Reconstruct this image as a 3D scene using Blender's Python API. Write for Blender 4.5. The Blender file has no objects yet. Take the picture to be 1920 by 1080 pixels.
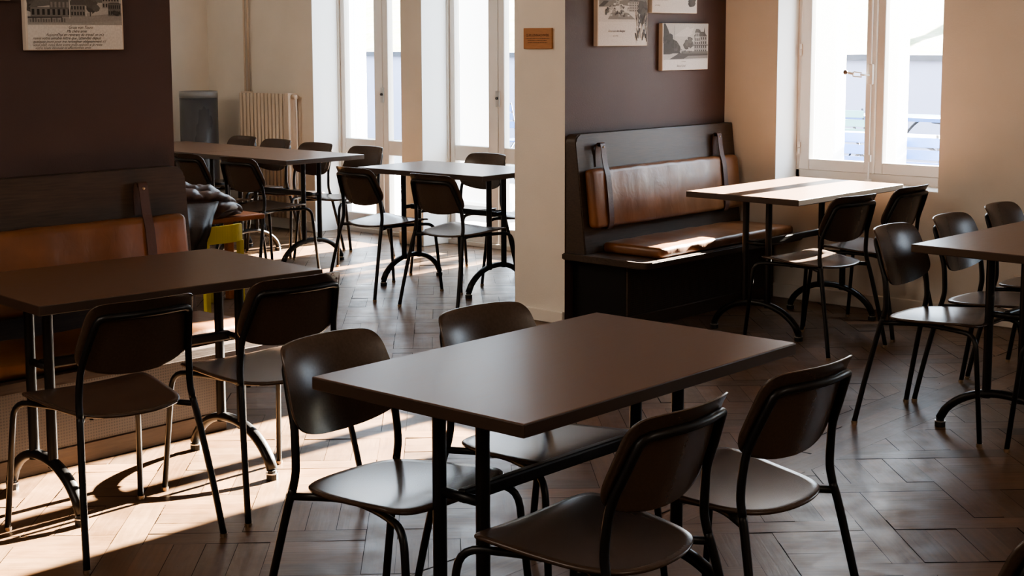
import bpy, bmesh, math, random
from mathutils import Vector, Matrix, Euler
random.seed(7)
SC = bpy.context.scene
C = SC.collection
PI = math.pi

# ------------------------------------------------------------------ materials
def nt(name):
    m = bpy.data.materials.new(name); m.use_nodes = True
    n = m.node_tree; n.nodes.clear()
    out = n.nodes.new('ShaderNodeOutputMaterial')
    return m, n, out
def add(n, t, **k):
    o = n.nodes.new(t)
    for a, b in k.items():
        if a.startswith('i_'):
            key = a[2:].replace('_', ' ')
            o.inputs[key].default_value = b
        else: setattr(o, a, b)
    return o
def rgba(c): return (c[0], c[1], c[2], 1)
def plain(name, col, rough=.5, metal=0, spec=.5, noise=0, nscale=20, bump=0, bscale=60, stretch=(1,1,1), coat=0, rvar=0):
    m, n, out = nt(name)
    b = add(n, 'ShaderNodeBsdfPrincipled'); n.links.new(b.outputs[0], out.inputs[0])
    b.inputs['Base Color'].default_value = rgba(col); b.inputs['Roughness'].default_value = rough
    b.inputs['Metallic'].default_value = metal; b.inputs['Specular IOR Level'].default_value = spec
    b.inputs['Coat Weight'].default_value = coat
    tc = add(n, 'ShaderNodeTexCoord'); mp = add(n, 'ShaderNodeMapping'); mp.inputs['Scale'].default_value = stretch
    n.links.new(tc.outputs['Object'], mp.inputs[0])
    if noise:
        t = add(n, 'ShaderNodeTexNoise'); t.inputs['Scale'].default_value = nscale; t.inputs['Detail'].default_value = 6
        n.links.new(mp.outputs[0], t.inputs['Vector'])
        r = add(n, 'ShaderNodeMapRange'); r.inputs['From Min'].default_value = .25; r.inputs['From Max'].default_value = .75
        r.inputs['To Min'].default_value = 1 - noise; r.inputs['To Max'].default_value = 1 + noise
        n.links.new(t.outputs['Fac'], r.inputs['Value'])
        mx = add(n, 'ShaderNodeVectorMath', operation='SCALE'); mx.inputs[0].default_value = col[:3]
        n.links.new(r.outputs[0], mx.inputs['Scale']); n.links.new(mx.outputs[0], b.inputs['Base Color'])
        if rvar:
            q = add(n, 'ShaderNodeMapRange'); q.inputs['From Min'].default_value = .3; q.inputs['From Max'].default_value = .7
            q.inputs['To Min'].default_value = rough - rvar; q.inputs['To Max'].default_value = rough + rvar
            n.links.new(t.outputs['Fac'], q.inputs['Value']); n.links.new(q.outputs[0], b.inputs['Roughness'])
    if bump:
        t2 = add(n, 'ShaderNodeTexNoise'); t2.inputs['Scale'].default_value = bscale; t2.inputs['Detail'].default_value = 5
        n.links.new(mp.outputs[0], t2.inputs['Vector'])
        bp = add(n, 'ShaderNodeBump'); bp.inputs['Strength'].default_value = bump; bp.inputs['Distance'].default_value = .01
        n.links.new(t2.outputs['Fac'], bp.inputs['Height']); n.links.new(bp.outputs[0], b.inputs['Normal'])
    return m

M = {}
M['cream'] = plain('cream_plaster', (.73, .69, .63), .75, noise=.05, nscale=3, bump=.12, bscale=120)
M['reveal'] = plain('white_plaster', (.86, .85, .83), .7, bump=.08, bscale=120)
M['plum'] = plain('plum_brown_paint', (.060, .032, .026), .62, noise=.06, nscale=4, bump=.10, bscale=140)
M['ceil'] = plain('ceiling_white', (.75, .68, .60), .9)
M['frame_white'] = plain('window_paint', (.66, .61, .55), .45)
M['wood_top'] = plain('table_walnut', (.118, .066, .040), .35, spec=.25, noise=.22, nscale=7, bump=.012, bscale=14, stretch=(1.2, 30, 8), rvar=.03)
M['wood_edge'] = plain('table_edge', (.045, .027, .018), .40)
M['ply'] = plain('chair_ply', (.060, .039, .028), .27, spec=.45, noise=.14, nscale=5, stretch=(30, 3, 30))
M['tube'] = plain('black_steel_tube', (.008, .0075, .0075), .36, spec=.3)
M['brass'] = plain('brass_ferrule', (.38, .28, .19), .4, metal=1)
M['rubber'] = plain('black_rubber', (.012, .012, .012), .7)
M['chrome'] = plain('steel', (.55, .53, .50), .3, metal=1)
M['bench_wood'] = plain('bench_dark_oak', (.048, .032, .022), .44, spec=.35, noise=.30, nscale=6, bump=.06, bscale=8, stretch=(1.5, 12, 24), rvar=.05)
M['bench_base'] = plain('bench_base_black', (.007, .006, .0055), .6, spec=.25)
M['strap'] = plain('strap_leather', (.060, .028, .020), .45, bump=.1, bscale=90)
M['canvas_side'] = plain('canvas_linen', (.62, .54, .46), .8)
M['pipe_white'] = plain('radiator_enamel', (.62, .53, .44), .4)
M['post_white'] = plain('veranda_white', (.85, .85, .86), .6)
M['yellow'] = plain('yellow_paint', (.62, .52, .03), .4)
M['red'] = plain('red_paint', (.55, .03, .03), .4)
M['kids_wood'] = plain('beech_board', (.36, .13, .045), .4, noise=.2, nscale=6, stretch=(2, 14, 8))
M['jacket'] = plain('nylon_brown', (.070, .045, .042), .45, noise=.2, nscale=8, bump=.25, bscale=24)
M['jacket_dark'] = plain('jacket_lining', (.020, .014, .013), .6, bump=.2, bscale=20)
M['plaque'] = plain('plaque_wood', (.36, .16, .055), .5, noise=.15, nscale=6, stretch=(4, 4, 40))
M['ink'] = plain('engraved_ink', (.05, .022, .01), .7)
M['pen'] = plain('pen_ink', (.10, .085, .075), .8)
M['socket'] = plain('socket_plastic', (.66, .58, .50), .4)
M['hole'] = plain('socket_hole', (.02, .02, .02), .6)
M['garden_blue'] = plain('garden_blue', (.010, .050, .19), .5)
M['garden_green'] = plain('garden_green', (.012, .085, .035), .5)
M['garden_pale'] = plain('garden_pale_slat', (.12, .25, .27), .5)
M['garden_white'] = plain('garden_tabletop', (.62, .64, .66), .4)
M['garden_iron'] = plain('garden_iron', (.003, .005, .013), .6)
M['retain'] = plain('retaining_render', (.22, .23, .32), .8, noise=.04, nscale=2)
M['cap'] = plain('stone_cap', (.022, .026, .038), .8, noise=.3, nscale=8)
M['terrace'] = plain('terrace_gravel', (.22, .21, .20), .9, noise=.25, nscale=14)
M['bin_glass'] = plain('smoked_cylinder', (.06, .06, .065), .30, noise=.35, nscale=5, stretch=(1, 1, .3), rvar=.05)
M['bin_rim'] = plain('clear_rim', (.22, .22, .22), .3)
M['bag'] = plain('shelf_dark', (.03, .03, .03), .6)

# leather
def leather(name, col, rough=.36):
    m, n, out = nt(name)
    b = add(n, 'ShaderNodeBsdfPrincipled'); n.links.new(b.outputs[0], out.inputs[0])
    tc = add(n, 'ShaderNodeTexCoord')
    t = add(n, 'ShaderNodeTexNoise'); t.inputs['Scale'].default_value = 5; t.inputs['Detail'].default_value = 7
    n.links.new(tc.outputs['Object'], t.inputs['Vector'])
    cr = add(n, 'ShaderNodeValToRGB'); cr.color_ramp.elements[0].position = .3; cr.color_ramp.elements[1].position = .72
    cr.color_ramp.elements[0].color = rgba([c * .62 for c in col]); cr.color_ramp.elements[1].color = rgba([c * 1.25 for c in col])
    n.links.new(t.outputs['Fac'], cr.inputs[0]); n.links.new(cr.outputs[0], b.inputs['Base Color'])
    rr = add(n, 'ShaderNodeMapRange'); rr.inputs['To Min'].default_value = rough - .1; rr.inputs['To Max'].default_value = rough + .1
    n.links.new(t.outputs['Fac'], rr.inputs['Value']); n.links.new(rr.outputs[0], b.inputs['Roughness'])
    mp = add(n, 'ShaderNodeMapping'); mp.inputs['Scale'].default_value = (15, 10, 9)
    n.links.new(tc.outputs['Object'], mp.inputs[0])
    w = add(n, 'ShaderNodeTexNoise'); w.inputs['Scale'].default_value = 1; w.inputs['Detail'].default_value = 3; w.inputs['Distortion'].default_value = .8
    n.links.new(mp.outputs[0], w.inputs['Vector'])
    bp = add(n, 'ShaderNodeBump'); bp.inputs['Strength'].default_value = .22; bp.inputs['Distance'].default_value = .010
    n.links.new(w.outputs['Fac'], bp.inputs['Height'])
    n.links.new(bp.outputs[0], b.inputs['Normal'])
    return m
M['leather'] = leather('cognac_leather', (.165, .068, .024))

# glass: thin pane - lets light through, reflects a little
m, n, out = nt('thin_glass')
tr = add(n, 'ShaderNodeBsdfTransparent'); tr.inputs[0].default_value = (.97, .985, 1, 1)
gl = add(n, 'ShaderNodeBsdfGlossy'); gl.inputs['Roughness'].default_value = .02
lw = add(n, 'ShaderNodeLayerWeight'); lw.inputs['Blend'].default_value = .5
pw = add(n, 'ShaderNodeMath', operation='POWER'); pw.inputs[1].default_value = 4; n.links.new(lw.outputs['Facing'], pw.inputs[0])
ma = add(n, 'ShaderNodeMath', operation='MULTIPLY_ADD'); ma.inputs[1].default_value = .5; ma.inputs[2].default_value = .03; n.links.new(pw.outputs[0], ma.inputs[0])
mx = add(n, 'ShaderNodeMixShader'); n.links.new(ma.outputs[0], mx.inputs[0])
n.links.new(tr.outputs[0], mx.inputs[1]); n.links.new(gl.outputs[0], mx.inputs[2]); n.links.new(mx.outputs[0], out.inputs[0])
M['glass'] = m

# floor parquet: colour per plank from attribute, grain along uv
m, n, out = nt('worn_parquet')
b = add(n, 'ShaderNodeBsdfPrincipled'); b.inputs['Specular IOR Level'].default_value = .32; n.links.new(b.outputs[0], out.inputs[0])
at = add(n, 'ShaderNodeAttribute', attribute_name='tone')
uv = add(n, 'ShaderNodeUVMap', uv_map='grain')
mp = add(n, 'ShaderNodeMapping'); mp.inputs['Scale'].default_value = (5, 70, 1); n.links.new(uv.outputs[0], mp.inputs[0])
t = add(n, 'ShaderNodeTexNoise'); t.inputs['Scale'].default_value = 1; t.inputs['Detail'].default_value = 6; t.inputs['Distortion'].default_value = .6
n.links.new(mp.outputs[0], t.inputs['Vector'])
r = add(n, 'ShaderNodeMapRange'); r.inputs['From Min'].default_value = .25; r.inputs['From Max'].default_value = .75
r.inputs['To Min'].default_value = .78; r.inputs['To Max'].default_value = 1.2; n.links.new(t.outputs['Fac'], r.inputs['Value'])
tc = add(n, 'ShaderNodeTexCoord'); t3 = add(n, 'ShaderNodeTexNoise'); t3.inputs['Scale'].default_value = 6; t3.inputs['Detail'].default_value = 8; t3.inputs['Roughness'].default_value = .7
n.links.new(tc.outputs['Object'], t3.inputs['Vector'])
r3 = add(n, 'ShaderNodeMapRange'); r3.inputs['From Min'].default_value = .3; r3.inputs['From Max'].default_value = .7
r3.inputs['To Min'].default_value = .80; r3.inputs['To Max'].default_value = 1.15; n.links.new(t3.outputs['Fac'], r3.inputs['Value'])
ml = add(n, 'ShaderNodeMath', operation='MULTIPLY'); n.links.new(r.outputs[0], ml.inputs[0]); n.links.new(r3.outputs[0], ml.inputs[1])
vs = add(n, 'ShaderNodeVectorMath', operation='SCALE'); n.links.new(at.outputs['Color'], vs.inputs[0]); n.links.new(ml.outputs[0], vs.inputs['Scale'])
n.links.new(vs.outputs[0], b.inputs['Base Color'])
rr = add(n, 'ShaderNodeMapRange'); rr.inputs['From Min'].default_value = .3; rr.inputs['From Max'].default_value = .7
rr.inputs['To Min'].default_value = .27; rr.inputs['To Max'].default_value = .46; n.links.new(t3.outputs['Fac'], rr.inputs['Value'])
n.links.new(rr.outputs[0], b.inputs['Roughness'])
ad = add(n, 'ShaderNodeMath', operation='ADD'); n.links.new(t.outputs['Fac'], ad.inputs[0]); n.links.new(t3.outputs['Fac'], ad.inputs[1])
bp = add(n, 'ShaderNodeBump'); bp.inputs['Strength'].default_value = .12; bp.inputs['Distance'].default_value = .004
n.links.new(ad.outputs[0], bp.inputs['Height']); n.links.new(bp.outputs[0], b.inputs['Normal'])
M['floor'] = m
M['floor_gap'] = plain('floor_joint', (.012, .009, .007), .9)

# printed postcard: grey tones per face
m, n, out = nt('printed_canvas')
b = add(n, 'ShaderNodeBsdfPrincipled'); b.inputs['Roughness'].default_value = .75; n.links.new(b.outputs[0], out.inputs[0])
at = add(n, 'ShaderNodeAttribute', attribute_name='tone')
tc = add(n, 'ShaderNodeTexCoord'); t = add(n, 'ShaderNodeTexNoise'); t.inputs['Scale'].default_value = 130; t.inputs['Detail'].default_value = 5
n.links.new(tc.outputs['Object'], t.inputs['Vector'])
r = add(n, 'ShaderNodeMapRange'); r.inputs['From Min'].default_value = .3; r.inputs['From Max'].default_value = .7; r.inputs['To Min'].default_value = .90; r.inputs['To Max'].default_value = 1.09
n.links.new(t.outputs['Fac'], r.inputs['Value'])
vs = add(n, 'ShaderNodeVectorMath', operation='SCALE'); n.links.new(at.outputs['Color'], vs.inputs[0]); n.links.new(r.outputs[0], vs.inputs['Scale'])
n.links.new(vs.outputs[0], b.inputs['Base Color'])
M['print'] = m

# perforated metal of the bench base
m, n, out = nt('perforated_panel')
b = add(n, 'ShaderNodeBsdfPrincipled'); b.inputs['Roughness'].default_value = .5; n.links.new(b.outputs[0], out.inputs[0])
tc = add(n, 'ShaderNodeTexCoord'); mp = add(n, 'ShaderNodeMapping'); mp.inputs['Scale'].default_value = (90, 90, 90); n.links.new(tc.outputs['Object'], mp.inputs[0])
fr = add(n, 'ShaderNodeVectorMath', operation='FRACTION'); n.links.new(mp.outputs[0], fr.inputs[0])
sb = add(n, 'ShaderNodeVectorMath', operation='SUBTRACT'); sb.inputs[1].default_value = (.5, .5, .5); n.links.new(fr.outputs[0], sb.inputs[0])
mu = add(n, 'ShaderNodeVectorMath', operation='MULTIPLY'); mu.inputs[1].default_value = (1, 0, 1); n.links.new(sb.outputs[0], mu.inputs[0])
ln = add(n, 'ShaderNodeVectorMath', operation='LENGTH'); n.links.new(mu.outputs[0], ln.inputs[0])
gt = add(n, 'ShaderNodeMath', operation='GREATER_THAN'); gt.inputs[1].default_value = .30; n.links.new(ln.outputs['Value'], gt.inputs[0])
mc = add(n, 'ShaderNodeMix', data_type='RGBA'); n.links.new(gt.outputs[0], mc.inputs['Factor'])
mc.inputs['A'].default_value = (.006, .005, .005, 1); mc.inputs['B'].default_value = (.045, .034, .027, 1)
n.links.new(mc.outputs['Result'], b.inputs['Base Color'])
M['perf'] = m

# hillside grass
m, n, out = nt('winter_grass')
b = add(n, 'ShaderNodeBsdfPrincipled'); b.inputs['Roughness'].default_value = .95; n.links.new(b.outputs[0], out.inputs[0])
tc = add(n, 'ShaderNodeTexCoord'); t = add(n, 'ShaderNodeTexNoise'); t.inputs['Scale'].default_value = 2.2; t.inputs['Detail'].default_value = 9; t.inputs['Roughness'].default_value = .75
n.links.new(tc.outputs['Object'], t.inputs['Vector'])
cr = add(n, 'ShaderNodeValToRGB'); e = cr.color_ramp.elements
e[0].position = .32; e[0].color = (.06, .055, .045, 1); e[1].position = .68; e[1].color = (.27, .25, .21, 1)
x = e.new(.45); x.color = (.12, .14, .065, 1); x = e.new(.55); x.color = (.20, .19, .13, 1)
n.links.new(t.outputs['Fac'], cr.inputs[0]); n.links.new(cr.outputs[0], b.inputs['Base Color'])
M['grass'] = m

# ------------------------------------------------------------------ mesh helpers
def link(name, bm, mat, parent=None, smooth=False, loc=None):
    me = bpy.data.meshes.new(name); bmesh.ops.recalc_face_normals(bm, faces=bm.faces) if smooth != 'keep' else None
    bm.to_mesh(me); bm.free()
    o = bpy.data.objects.new(name, me); C.objects.link(o)
    for q in (mat if isinstance(mat, (list, tuple)) else [mat]): me.materials.append(q)
    if smooth is True:
        for p in me.polygons: p.use_smooth = True
    if parent: o.parent = parent
    if loc: o.location = loc
    return o
def autosmooth(o, ang=40):
    me = o.data
    for p in me.polygons: p.use_smooth = True
    try: me.set_sharp_from_angle(angle=math.radians(ang))
    except Exception: pass
    return o
def box(bm, x0, x1, y0, y1, z0, z1, mi=0):
    v = [bm.verts.new(p) for p in ((x0,y0,z0),(x1,y0,z0),(x1,y1,z0),(x0,y1,z0),(x0,y0,z1),(x1,y0,z1),(x1,y1,z1),(x0,y1,z1))]
    for f in ((0,3,2,1),(4,5,6,7),(0,1,5,4),(1,2,6,5),(2,3,7,6),(3,0,4,7)):
        q = bm.faces.new([v[i] for i in f]); q.material_index = mi
    return v
def boxes(*bs):
    bm = bmesh.new()
    for b_ in bs: box(bm, *b_)
    return bm
def bevel_all(bm, w, seg=2):
    bmesh.ops.bevel(bm, geom=list(bm.edges), offset=w, segments=seg, profile=.5, affect='EDGES', clamp_overlap=True)
    return bm
def bbox(x0, x1, y0, y1, z0, z1, w=.004, seg=2):
    bm = boxes((x0, x1, y0, y1, z0, z1)); return bevel_all(bm, w, seg)
def catmull(pts, k=6, closed=False):
    P = [Vector(p) for p in pts]; out = []; N = len(P)
    rng = N if closed else N - 1
    for i in range(rng):
        if closed: a, b_, c, d = P[(i-1) % N], P[i], P[(i+1) % N], P[(i+2) % N]
        else:
            b_, c = P[i], P[i+1]; a = P[i-1] if i else b_ * 2 - c; d = P[i+2] if i + 2 < N else c * 2 - b_
        for s in range(k):
            t = s / k
            out.append(.5 * ((2*b_) + (c-a)*t + (2*a-5*b_+4*c-d)*t*t + (3*b_-a-3*c+d)*t**3))
    if not closed: out.append(P[-1].copy())
    return out
def fillet(pts, rad, k=5):
    """polyline with rounded corners; rad: one radius or list per inner point"""
    P = [Vector(p) for p in pts]; out = [P[0]]
    for i in range(1, len(P) - 1):
        r_ = rad[i-1] if isinstance(rad, (list, tuple)) else rad
        a = (P[i-1] - P[i]); b_ = (P[i+1] - P[i]); la, lb = a.length, b_.length
        d = min(r_, la * .49, lb * .49); A = P[i] + a / la * d; B = P[i] + b_ / lb * d
        for s in range(k + 1):
            t = s / k; out.append((1-t)**2 * A + 2*t*(1-t) * P[i] + t*t * B)
    out.append(P[-1]); return out
def sweep(bm, path, r, n=10, cap=True, flat=None, closed=False):
    """tube along path; flat=(ru,rv) gives elliptical section"""
    P = [Vector(p) for p in path]; N = len(P); rings = []
    T = []
    for i in range(N):
        if closed: t = P[(i+1) % N] - P[i-1]
        else: t = P[min(i+1, N-1)] - P[max(i-1, 0)]
        T.append(t.normalized())
    up = Vector((0, 0, 1)) if abs(T[0].z) < .9 else Vector((0, 1, 0))
    u = (up - T[0] * up.dot(T[0])).normalized()
    for i in range(N):
        u = (u - T[i] * u.dot(T[i])).normalized(); v = T[i].cross(u)
        ru, rv = flat if flat else (r, r)
        rings.append([bm.verts.new(P[i] + u * ru * math.cos(2*PI*j/n) + v * rv * math.sin(2*PI*j/n)) for j in range(n)])
    for i in range(N if closed else N - 1):
        A, B = rings[i], rings[(i+1) % N]
        for j in range(n): bm.faces.new((A[j], A[(j+1) % n], B[(j+1) % n], B[j]))
    if cap and not closed:
        bm.faces.new(rings[0][::-1]); bm.faces.new(rings[-1])
    return bm
def tube(path, r, n=10): return sweep(bmesh.new(), path, r, n)
def cyl(bm, x, y, z0, z1, r, n=16, r1=None): 
    r1 = r if r1 is None else r1
    A = [bm.verts.new((x + r*math.cos(2*PI*j/n), y + r*math.sin(2*PI*j/n), z0)) for j in range(n)]
    B = [bm.verts.new((x + r1*math.cos(2*PI*j/n), y + r1*math.sin(2*PI*j/n), z1)) for j in range(n)]
    for j in range(n): bm.faces.new((A[j], A[(j+1) % n], B[(j+1) % n], B[j]))
    bm.faces.new(A[::-1]); bm.faces.new(B); return bm
def lathe(prof, n=32):
    bm = bmesh.new(); R = []
    for r_, z in prof: R.append([bm.verts.new((r_*math.cos(2*PI*j/n), r_*math.sin(2*PI*j/n), z)) for j in range(n)])
    for A, B in zip(R, R[1:]):
        for j in range(n): bm.faces.new((A[j], A[(j+1) % n], B[(j+1) % n], B[j]))
    bm.faces.new(R[0][::-1]); bm.faces.new(R[-1]); return bm
def prism(bm, poly, axis, a, b_):
    """extrude a 2D polygon along axis ('x','y','z') from a to b"""
    def P(p, t): return {'x': (t, p[0], p[1]), 'y': (p[0], t, p[1]), 'z': (p[0], p[1], t)}[axis]
    A = [bm.verts.new(P(p, a)) for p in poly]; B = [bm.verts.new(P(p, b_)) for p in poly]
    k = len(poly)
    for j in range(k): bm.faces.new((A[j], A[(j+1) % k], B[(j+1) % k], B[j]))
    bm.faces.new(A[::-1]); bm.faces.new(B); return bm
def round_rect(x0, x1, y0, y1, r, k=5, corners=(1,1,1,1)):
    out = []
    for (cx, cy, a0), on in zip(((x1-r, y1-r, 0), (x0+r, y1-r, 90), (x0+r, y0+r, 180), (x1-r, y0+r, 270)), corners):
        if on:
            for s in range(k + 1):
                a = math.radians(a0 + 90 * s / k); out.append((cx + r*math.cos(a), cy + r*math.sin(a)))
        else:
            out.append((cx + (r if a0 in (0, 270) else -r), cy + (r if a0 in (0, 90) else -r)))
    return out

def thing(name, label, cat, loc=(0,0,0), rz=0, group=None):
    o = bpy.data.objects.new(name, None); C.objects.link(o); o.location = loc; o.rotation_euler = (0, 0, rz)
    o.empty_display_size = .1
    o['label'] = label; o['category'] = cat
    if group: o['group'] = group
    return o
def tag(o, label, cat, group=None):
    o['label'] = label; o['category'] = cat
    if group: o['group'] = group
    return o
def struct(name, bm, mat, label=None, parent=None):
    o = link(name, bm, mat, parent)
    if not parent: o['kind'] = 'structure'
    if label: o['label'] = label
    return o
def sroot(name, label):
    o = bpy.data.objects.new(name, None); C.objects.link(o); o['kind'] = 'structure'; o['label'] = label; return o
def dup(root, loc, rz, label, group=None):
    r_ = root.copy(); C.objects.link(r_); r_.location = loc; r_.rotation_euler = (0, 0, rz); r_['label'] = label
    if group: r_['group'] = group
    for ch in list(root.children):
        c = ch.copy(); C.objects.link(c); c.parent = r_
        for g in ch.children:
            d = g.copy(); C.objects.link(d); d.parent = c
    return r_

# ------------------------------------------------------------------ setting
XF, XB = 7.58, 7.70          # window wall, front room / back room
YW, YW2 = 5.105, 5.469       # partition wall faces
XL, XP = 3.56, 6.06          # opening between left partition and right wing wall
ZC = 3.5
XG, XD = 7.84, 8.01          # glass planes: window, french doors
WY0, WY1, WZ0, WZ1 = 3.69, 4.735, .70, 2.09

# floor ---------------------------------------------------------------
def clip(poly, nx, ny, c):
    out = []
    for i in range(len(poly)):
        a, b_ = poly[i-1], poly[i]; da, db = nx*a[0]+ny*a[1]-c, nx*b_[0]+ny*b_[1]-c
        if (da >= 0) != (db >= 0):
            t = da / (da - db); out.append((a[0]+(b_[0]-a[0])*t, a[1]+(b_[1]-a[1])*t))
        if db >= 0: out.append(b_)
    return out
def area(p): return abs(sum(p[i-1][0]*p[i][1]-p[i][0]*p[i-1][1] for i in range(len(p))))/2
bmf = bmesh.new(); ton = bmf.loops.layers.float_color.new('tone'); uvl = bmf.loops.layers.uv.new('grain')
bx0, bx1, by0, by1 = -2, 8.05, -2.5, 10.5
q0 = bmf.faces.new([bmf.verts.new(p) for p in ((bx0,by0,-.004),(bx1,by0,-.004),(bx1,by1,-.004),(bx0,by1,-.004))]); q0.material_index = 1
S2 = math.sqrt(.5)
def plank(poly, d, lo=None):
    """poly in xy (convex), d = grain direction"""
    if len(poly) < 3 or area(poly) < .0008: return
    cx = sum(p[0] for p in poly)/len(poly); cy = sum(p[1] for p in poly)/len(poly)
    g = random.choice((.0012, .0014, .0016, .0026))
    k = []
    for p in poly:
        L = math.hypot(p[0]-cx, p[1]-cy) or 1; k.append((p[0]-(p[0]-cx)/L*g*1.4, p[1]-(p[1]-cy)/L*g*1.4))
    z = random.uniform(-.0007, .0006); tx, ty = random.gauss(0, .003), random.gauss(0, .003)
    vs = [bmf.verts.new((p[0], p[1], z + (p[0]-cx)*tx + (p[1]-cy)*ty)) for p in k]
    try: f = bmf.faces.new(vs)
    except ValueError: return
    if f.normal.z < 0 or True:
        f.normal_update()
        if f.normal.z < 0: f.normal_flip()
    t = random.gauss(1, .17); w = random.uniform(-.05, .05)
    col = (.108*t*(1+w), .060*t, .031*t*(1-w), 1)
    ou, ov = random.uniform(0, 50), random.uniform(0, 50)
    for l in f.loops:
        l[ton] = col; x, y = l.vert.co.x, l.vert.co.y
        l[uvl].uv = (x*d[0]+y*d[1]+ou, -x*d[1]+y*d[0]+ov)
SEAM0, SEAM1 = 2.68, 3.0
def rect_pq(p0, p1, q0_, q1, along):
    d = (S2, S2) if along == 'p' else (S2, -S2)
    poly = [((p+q)*S2, (p-q)*S2) for p, q in ((p0,q0_),(p1,q0_),(p1,q1),(p0,q1))]
    for c0 in ((0,-1,-SEAM0), (0,1,SEAM1)):
        k = clip(poly, *c0)
        for c1 in ((1,0,bx0),(-1,0,-bx1),(0,1,by0),(0,-1,-by1)):
            if len(k) >= 3: k = clip(k, *c1)
        if len(k) >= 3: plank(k, d)
PIT, SW = .394, .098
P0, Q0 = 4.457, 1.336
for i in range(-24, 26):
    for j in range(-30, 26):
        p, q = P0 + i*PIT, Q0 + j*PIT
        cx, cy = (p+q)*S2, (p-q)*S2
        if not (bx0-.6 < cx < bx1+.6 and by0-.6 < cy < by1+.6): continue
        # strip along q at p..p+SW; strip along p at q..q+SW ; woven
        if (i + j) % 2:
            rect_pq(p, p+SW, q-PIT+SW, q+PIT, 'q')       # long strip running over the crossing at q
        else:
            rect_pq(p-PIT+SW, p+PIT, q, q+SW, 'p')
        # bay
        a0, b0, w = p+SW, q+SW, (PIT-SW)/3
        for s in range(3):
            if (i + j) % 2 == 0: rect_pq(a0+s*w, a0+(s+1)*w, b0, b0+PIT-SW, 'q')
            else: rect_pq(a0, a0+PIT-SW, b0+s*w, b0+(s+1)*w, 'p')
w = (SEAM1-SEAM0)/3
for s in range(3):
    x = bx0 - random.uniform(0, .8)
    while x < bx1:
        L = random.uniform(.7, 1.3)
        k = clip(clip([(x, SEAM0+s*w), (x+L, SEAM0+s*w), (x+L, SEAM0+(s+1)*w), (x, SEAM0+(s+1)*w)], 1,0,bx0), -1,0,-bx1)
        if len(k) >= 3: plank(k, (1, 0))
        x += L
fl = link('floor', bmf, [M['floor'], M['floor_gap']], smooth='keep'); fl['kind'] = 'structure'; fl['label'] = 'worn brown wooden parquet floor'

# walls -----------------------------------------------------------------
struct('wall_left', boxes((-2, XL, YW, YW2, 0, ZC)), M['plum'], 'dark plum brown partition wall on the left')
bm = boxes((XP+.001, XF, YW, YW2, 0, ZC))
for f in bm.faces:
    f.material_index = 0 if f.calc_center_median().y < YW + .01 else 1
struct('wall_right', bm, [M['plum'], M['cream']], 'wing wall painted plum brown with a cream end face')
TW = .27
# window wall with one window (front) and two french doors (back)
D1, D2 = (8.10, 9.118), (6.86, 7.875)
fac = boxes((XF, XF+.30, -2.5, .15, 0, ZC), (XF, XF+.30, 1.20, WY0, 0, ZC), (XF, XF+.30, .15, 1.20, 0, WZ0), (XF, XF+.30, .15, 1.20, WZ1, ZC), (XF, XF+.30, WY1, YW2, 0, ZC), (XF, XF+.30, WY0, WY1, 0, WZ0), (XF, XF+.30, WY0, WY1, WZ1, ZC),
            (XB, XB+.36, YW2, D2[0], 0, ZC), (XB, XB+.36, D2[1], D1[0], 0, ZC), (XB, XB+.36, D1[1], 10.5, 0, ZC),
            (XB, XB+.36, D2[0], D2[1], 3.05, ZC), (XB, XB+.36, D1[0], D1[1], 3.05, ZC))
for f in fac.faces:
    c = f.calc_center_median(); f.material_index = 1 if abs(f.normal.y) > .5 and c.z < 2.5 or abs(f.normal.z) > .5 else 0
fac.normal_update()
for f in fac.faces:
    f.material_index = 1 if (abs(f.normal.x) < .5) else 0
struct('wall_windows', fac, [M['cream'], M['reveal']], 'cream plastered wall with the window and glazed doors')
struct('wall_far', boxes((1.5, 8.3, 10.5, 10.7, 0, ZC)), M['cream'], 'cream end wall of the back room')
struct('wall_back', boxes((-2.2, -2, -2.5, YW, 0, ZC)), M['cream'])
struct('wall_near', boxes((-2.2, 8.1, -2.7, -2.5, 0, ZC)), M['cream'])
struct('wall_side', boxes((1.3, 1.5, YW2, 10.7, 0, ZC)), M['cream'])
struct('ceiling', boxes((-2.2, 8.3, -2.7, 10.7, ZC, ZC+.1)), M['ceil'])
bb = lambda *a: bevel_all(boxes(a), .004, 1)
struct('baseboard_front', bb(XF-.018, XF, -2.4, YW-.02, 0, .085), M['cream'])
struct('baseboard_pillar', bevel_all(boxes((XP-.018, XP, YW+.0, YW2+.018, 0, .07)), .004, 1), M['cream'])
struct('baseboard_back', bevel_all(boxes((XB-.018, XB, D1[1], 10.49, 0, .085)), .004, 1), M['cream'])
struct('baseboard_pier', bevel_all(boxes((XB-.02, XB+.3, D2[1]-.02, D1[0]+.02, 0, .10)), .004, 1), M['cream'])

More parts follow.
